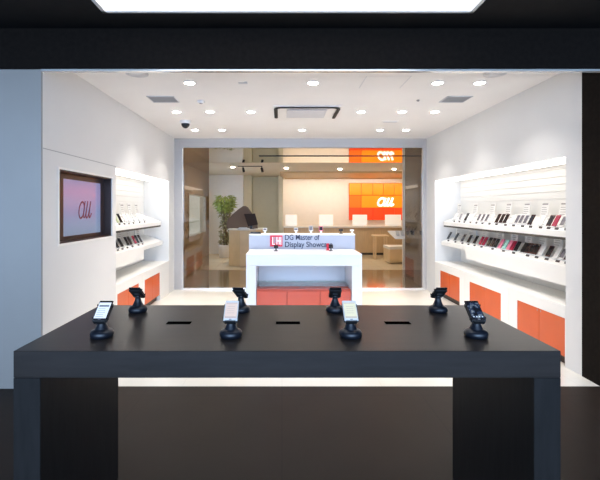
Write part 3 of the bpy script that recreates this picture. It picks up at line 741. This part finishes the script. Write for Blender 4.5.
MB().lathe([(0.05, 0), (0.05, -0.015), (0.035, -0.03)], n=20).build('base', M['ceilfit'], t)
MB().lathe([(0.022, -0.03), (0.02, -0.036)], n=16).build('sensor', M['grille'], t)
d = dz(100); o = MB().lathe([(0.02, 0), (0.018, -0.012), (0.008, -0.02)], n=16).build('sprinkler', M['grille'], loc=(PX(418, d), d, ZC)); tag(o, 'tiny dark ceiling sprinkler near the right grey vent', 'sprinkler')
d = dz(121.5)
t = thing('ceiling_vent', 'pale narrow ceiling vent between the middle and rear downlights', 'vent', (PX(390, d), d, ZC), 'vents in the shop ceiling')
MB().box(-0.13, 0.13, -0.05, 0.05, -0.008, 0, 0.002).build('frame', M['ceilfit'], t)
MB().box(-0.11, 0.11, -0.035, 0.035, -0.010, -0.008).build('slats', M['grillelight'], t)
for px0, px1, nm in ((362, 407, 'right half of shop ceiling near the header'),):
    d0, d1 = dz(76), dz(88)
    m = MB()
    xa, xb_ = PX(366.5, d0), PX(411, d0)
    m.box(xa, xa+0.006, d0, d1, ZC-0.003, ZC+0.001); m.box(xb_, xb_+0.006, d0, d1, ZC-0.003, ZC+0.001); m.box(xa, xb_+0.006, d0, d0+0.0015, ZC-0.0015, ZC+0.001)
    tag(m.build('access_hatch', M['grillelight']), 'thin grey joints of a ceiling access hatch near the header', 'hatch')
d = dz(83)
o = MB().box(-0.05, 0.05, -0.02, 0.02, -0.006, 0).box(0.02, 0.05, -0.05, -0.02, -0.01, 0).build('ceiling_bracket', M['grillelight'], loc=(PX(243, d), d, ZC)); tag(o, 'small grey bracket flush in ceiling left of centre', 'bracket')

# ------------------------------------------------------------------ rear lounge
# lit niche
t = thing('lit_showcase', 'cool white lit showcase in side wall seen through the left bronze glass', 'showcase', (-2.79, 12.9, 0.8))
f = MB(); y0, y1 = SN0-12.9, SN1-12.9
for a in ((0, 0.22, y0, y0+0.05, 0, 1.25), (0, 0.22, y1-0.05, y1, 0, 1.25), (0, 0.22, y0, y1, 0, 0.04), (0, 0.22, y0, y1, 1.21, 1.25)): f.box(*a)
f.build('frame', M['white'], t)
MB().box(0.0, 0.02, y0+0.05, y1-0.05, 0.04, 1.21).build('light_panel', M['niche'], t)
for k in range(2): MB().box(0.02, 0.15, y0+0.05, y1-0.05, 0.40+0.4*k, 0.41+0.4*k).build('shelf', M['clearglass'], t)
# counter
CD = 14.6
xa = PX(283, 15.1)+0.02; xb_ = 5.19
t = thing('service_counter', 'long tan service counter with white top in the rear lounge', 'counter', ((xa+xb_)/2, 14.9, 0)); ox = (xa+xb_)/2; oy = 14.9
MB().box(xa-ox, xb_-ox, CD-oy, CD+0.6-oy, 0.08, 0.95).build('body', M['tan'], t)
MB().box(xa-ox, xb_-ox, CD-0.1-oy, CD+0.62-oy, 0.9505, 1.0, 0.004).build('top', M['cream'], t)
MB().box(xa-ox, xb_-ox, CD+0.05-oy, CD+0.6-oy, 0, 0.0795).build('plinth', M['kick'], t)
p0 = None
for k, (a, b, w) in enumerate(((285.5, 297, 'leftmost, beside the beige column'), (319, 333, 'second from the column'), (352.5, 367, 'under the left of orange sign'), (385, 401, 'rightmost, under the white letters'))):
    d = CD+0.15; x0, x1 = PX(a, d), PX(b, d)
    t = thing('counter_screen', f'white glowing desk screen on tan counter, {w}', 'desk screen', ((x0+x1)/2, d, 1.0), 'white desk screens on the service counter')
    hw = (x1-x0)/2
    MB().box(-hw, hw, -0.015, 0.015, 0.02, 0.40, 0.004).build('panel', M['partition'], t)
    MB().box(-hw*0.5, hw*0.5, -0.06, 0.06, 0, 0.02, 0.003).build('foot', M['white'], t)
# sign
SD = 17.15; sx0, sx1 = PX(349, SD), 5.0; sz1 = PZ(183, SD); sz0 = PZ(220, SD)
t = thing('wall_sign', 'glowing orange tiled wall sign with white au lettering behind the counter', 'sign', ((sx0+sx1)/2, SD, sz0)); ox = (sx0+sx1)/2
MB().box(sx0-ox, sx1-ox, 0.0, 0.05, 0, sz1-sz0).build('backing', M['sg_line'], t)
xs = [349, 361, 372.5, 383, 394, 404.5]; g = 0.012
zr = [(183, 195.3), (195.3, 208), (208, 220)]
for r, (za, zb_) in enumerate(zr):
    cols = list(zip(xs[:-1], xs[1:])) if r != 1 else [(349, 361), (361, 404.5)]
    for i, (a, b) in enumerate(cols):
        mm = M['sg_yellow'] if (r == 0 or (r == 1 and i == 1)) else (M['sg_orange'] if r == 1 else M['sg_red'])
        MB().box(PX(a, SD)-ox+g, PX(b, SD)-ox-g, -0.05, -0.0005, PZ(zb_, SD)-sz0+g, PZ(za, SD)-sz0-g).build('tile', mm, t)
l = MB(); au_mesh(l, lambda u, v: (PX(376, SD)-ox+u*0.76, -0.075, PZ(206.2, SD)-sz0+v*0.36), 0.043, (1, 0.3, 1))
tag(l.build('lettering', M['sg_white'], t), 'bold white au lettering')
# cove light
t = thing('cove_light', 'warm light strip washing the rear wall above the counter', 'ceiling light', (2.5, 16.0, 2.8))
MB().box(-2.4, 2.6, -0.15, -0.02, -0.06, 0.02).build('baffle', M['wood'], t)
MB().box(-2.4, 2.6, 0.10, 0.18, -0.01, 0.015).build('led_strip', M['cove'], t)
# far downlights
fl = make_downlight(M['farlens']); k_ = 0
for px, py, w in ((233, 167, 'above the plant'), (286, 168, 'left of the wooden soffit'), (340, 169, 'in front of the soffit'), (394, 169, 'right before the orange sign')):
    d = 1.22*F/(CY-py)
    if d > 13.4: d = 13.3
    t = fl if k_ == 0 else copy_tree(fl); k_ += 1
    t.location = (PX(px, d), d, 2.82); t['label'] = f'warm round downlight in the rear lounge ceiling, {w}'; t['group'] = 'downlights in the rear lounge ceiling'
# track spots
tr = thing('track_light', 'dark ceiling track with two black spot heads near the plant', 'track light', (PX(250, 11.9), 11.9, 2.82))
MB().box(-0.35, 0.35, -0.015, 0.015, -0.02, 0).build('track', M['darkline'], tr)
for x in (-0.2, 0.33):
    MB().tube([(x, 0, -0.02), (x, 0, -0.06)], 0.012).tube([(x, 0.0, -0.06), (x+0.03, -0.04, -0.17)], 0.035, 12).build('spot_head', M['rubber'], tr)
# plant
pd = 13.9; px_ = PX(225, pd)
t = thing('potted_plant', 'tall leafy green potted plant beside the reception desk', 'plant', (px_, pd, 0))
MB().lathe([(0.15, 0), (0.19, 0.02), (0.21, 0.38), (0.22, 0.42), (0.19, 0.42), (0.18, 0.38)], n=28).build('pot', M['pot'], t)
MB().lathe([(0.175, 0.36), (0.175, 0.385)], n=20).build('soil', M['soil'], t)
st = MB()
for k in range(3):
    a = k*2.1; st.tube([(0.06*math.cos(a), 0.06*math.sin(a), 0.38), (0.03*math.cos(a+1), 0.05*math.sin(a+1), 0.9), (0.06*math.cos(a+2), 0.05*math.sin(a+2), 1.5), (0.12*math.cos(a+2), 0.1*math.sin(a+2), 1.9)], [0.035, 0.03, 0.022, 0.012], 8)
st.build('stem', M['bark'], t)
def leaves(mb, n, zlo, zhi, rad, size):
    for _ in range(n):
        z = random.uniform(zlo, zhi); a = random.uniform(0, 2*PI); r = rad(z)*math.sqrt(random.random())
        c = Vector((r*math.cos(a), r*math.sin(a), z)); s = size*random.uniform(0.7, 1.3)
        mb.X = Matrix.Translation(c) @ Matrix.Rotation(a, 4, 'Z') @ Matrix.Rotation(random.uniform(-0.5, 1.3), 4, 'Y') @ Matrix.Rotation(random.uniform(-0.6, 0.6), 4, 'X')
        mb.add([(0,0,0), (s*.35, s*.22, 0.01), (s*.35, -s*.22, 0.01), (s, 0, -s*.15), (s*.4, 0, -s*.06)], [(0,4,1), (0,2,4), (1,4,3), (4,2,3)])
    mb.X = Matrix.Identity(4)
lf = MB(); leaves(lf, 420, 1.55, 2.02, lambda z: 0.30*math.sqrt(max(0.05, 1-((z-1.82)/0.32)**2)), 0.16); lf.cur = 1; leaves(lf, 420, 0.45, 1.6, lambda z: 0.10+0.09*abs(math.sin(z*5)), 0.13)
tag(lf.build('foliage', [M['leaf'], M['leafdark']], t), 'bright green crown with olive lower leaves')
# reception desk
rd = 11.9
t = thing('reception_desk', 'beige reception desk with angled front left of the island', 'desk', (PX(240, rd), rd, 0)); ox = PX(240, rd)
zt = PZ(229, rd)
MB().prism([(PX(229, rd)-ox, 0.0), (PX(241, rd)-ox, -0.25), (PX(256, rd)-ox, -0.2), (PX(262, rd)-ox, 0.15), (PX(262, rd)-ox, 0.7), (PX(229, rd)-ox, 0.7)], 0.0, zt-0.03, 'z').build('body', M['palewood'], t)
MB().prism([(PX(228, rd)-ox, -0.02), (PX(241, rd)-ox, -0.29), (PX(256.5, rd)-ox, -0.24), (PX(263, rd)-ox, 0.13), (PX(263, rd)-ox, 0.72), (PX(228, rd)-ox, 0.72)], zt-0.0295, zt, 'z').build('top', M['cream'], t)
MB().box(PX(242, rd)-ox, PX(256, rd)-ox, -0.27, -0.255, 0.05, zt-0.06).build('front_panel', M['palewood'], t)
# hood / partition behind monitor
hd = 12.3
pts = [(227, 229.5), (226.8, 224), (228.5, 219), (233, 214), (239, 209), (243, 206.3), (245.5, 206), (248, 207.5), (251, 212), (256, 219), (258, 229.5)]
ox = PX(242, hd)
o = MB().prism([(PX(a, hd)-ox, max(0, PZ(b, hd)-zt)) for a, b in [(a, min(b, 228.9)) for a, b in pts]], 0.10, -0.10).build('privacy_hood', M['taupe'], loc=(ox, hd+0.02, zt))
tag(o, 'dark taupe rounded peaked hood standing on the beige reception desk', 'desk divider')
t = thing('monitor', 'dark monitor on the reception desk in front of the taupe hood', 'monitor', (PX(250, 11.9), 11.92, zt)); ox = PX(250, 11.9)
m = MB(); m.prism([(PX(244, 11.9)-ox, PZ(214, 11.9)-zt), (PX(255, 11.9)-ox, PZ(213.5, 11.9)-zt), (PX(258, 11.9)-ox, PZ(224.5, 11.9)-zt), (PX(248, 11.9)-ox, PZ(226.5, 11.9)-zt)], -0.02, 0.02); m.build('display', M['monitor'], t)
MB().box(0.0, 0.06, 0.02, 0.05, 0.01, 0.20).box(-0.06, 0.12, -0.03, 0.10, 0, 0.012, 0.002).build('stand', M['plastic'], t)
o = MB().box(-0.16, 0.16, -0.08, 0.08, 0, 0.03, 0.003).box(-0.13, 0.10, -0.06, 0.05, 0.03, 0.05, 0.003).build('paper_stack', M['card'], loc=(PX(243.5, 11.7), 11.72, zt)); tag(o, 'small stack of white papers on the reception desk', 'paper')
# seats
def stool(px, d, ztop, label):
    t = thing('bar_table', label, 'table', (PX(px, d), d, 0))
    MB().box(-0.24, 0.24, -0.2, 0.2, ztop-0.05, ztop, 0.01).build('tabletop', M['palewood'], t)
    for sx in (-1, 1):
        for sy in (-1, 1): MB().box(sx*0.17-0.022, sx*0.17+0.022, sy*0.14-0.022, sy*0.14+0.022, 0, ztop-0.0505, 0.003).build('leg', M['palewood'], t)
    return t
stool(380, 13.4, PZ(235, 13.4), 'pale wooden high table on slim legs in front of the tan counter')
d = 12.6
t = thing('ottoman', 'beige boxy low bench seat at the right of rear lounge', 'seat', (PX(397, d), d, 0))
MB().prism([(-0.32, -0.38), (0.5, -0.15), (0.5, 0.30), (-0.32, 0.30)], 0.03, 0.42, 'z').build('body', M['palewood'], t)
MB().prism([(-0.34, -0.41), (0.52, -0.17), (0.52, 0.32), (-0.34, 0.32)], 0.4205, 0.50, 'z').build('cushion', M['cream'], t)
# tray of phones near right wall stub
d = 10.6; x0, x1 = PX(392, d), 3.9
t = thing('sloped_display_tray', 'white sloped tray of phones mounted at right end of the passage', 'display shelf', ((x0+x1)/2, d, 0.86)); ox = (x0+x1)/2
MB().prism([(-0.30, 0.0), (-0.30, 0.02), (0.44, 0.17), (0.44, 0.14)], x0-ox, x1-ox, 'x').build('tray', M['white'], t)
MB().prism([(0.02, -0.14), (0.458, -0.14), (0.458, 0.13), (0.02, 0.06)], 3.25-ox, x1-ox, 'x').build('bracket', M['white'], t)
for i, px in enumerate((397.5, 402.5, 407.5, 412.5, 417.5, 421.5)):
    c = ['blank', 'blank', 'white', 'black', 'blank', 'black'][i]
    o = bpy.data.objects.new('smartphone', phone_mesh[c]); col.objects.link(o); o.location = (PX(px, d), d-0.05, 0.86+0.073); o.rotation_euler.x = math.atan(0.203)
    tag(o, f'{CN[c]} phone on the sloped passage tray, {ORD[i]} from the left', 'smartphone', 'phones on the sloped passage tray')

# ------------------------------------------------------------------ lights
def area(name, loc, rot, sx, sy, power, colr, parent=None):
    L = bpy.data.lights.new(name, 'AREA'); L.shape = 'RECTANGLE'; L.size = sx; L.size_y = sy; L.energy = power; L.color = colr
    o = bpy.data.objects.new(name, L); col.objects.link(o); o.location = loc; o.rotation_euler = rot
    return o
w = bpy.data.worlds.new('street_daylight'); scene.world = w; w.use_nodes = True
nt = w.node_tree; bg = nt.nodes['Background']
tc = nt.nodes.new('ShaderNodeTexCoord'); sp = nt.nodes.new('ShaderNodeSeparateXYZ'); nt.links.new(tc.outputs['Generated'], sp.inputs[0])
m1 = nt.nodes.new('ShaderNodeMath'); m1.operation = 'MULTIPLY'; m1.inputs[1].default_value = -1; nt.links.new(sp.outputs['Y'], m1.inputs[0])
m1.use_clamp = True
m2 = nt.nodes.new('ShaderNodeMath'); m2.operation = 'POWER'; m2.inputs[1].default_value = 5.0; nt.links.new(m1.outputs[0], m2.inputs[0])
m3 = nt.nodes.new('ShaderNodeMath'); m3.operation = 'MULTIPLY_ADD'; m3.inputs[1].default_value = 8.8; m3.inputs[2].default_value = 0.12; nt.links.new(m2.outputs[0], m3.inputs[0])
nt.links.new(m3.outputs[0], bg.inputs['Strength'])
bg.inputs['Color'].default_value = (0.50, 0.74, 1.12, 1)   # bright cool daylight from the street side, dimmer to the sides

# ------------------------------------------------------------------ camera
cam = bpy.data.cameras.new('camera'); co = bpy.data.objects.new('camera', cam); col.objects.link(co)
co.location = (0, 0, EYE); co.rotation_euler = (PI/2, 0, 0)
cam.sensor_width = 36; cam.sensor_fit = 'HORIZONTAL'; cam.lens = F/600*36
cam.shift_x = (300-CX)/600; cam.shift_y = -(240-CY)/600; cam.clip_end = 100
scene.camera = co
scene.view_settings.view_transform = 'Standard'; scene.view_settings.look = 'None'
scene.view_settings.gamma = 1; scene.view_settings.exposure = 0.0; scene.view_settings.use_curve_mapping = False
scene.cycles.use_denoising = True
scene.cycles.max_bounces = 10; scene.cycles.diffuse_bounces = 6
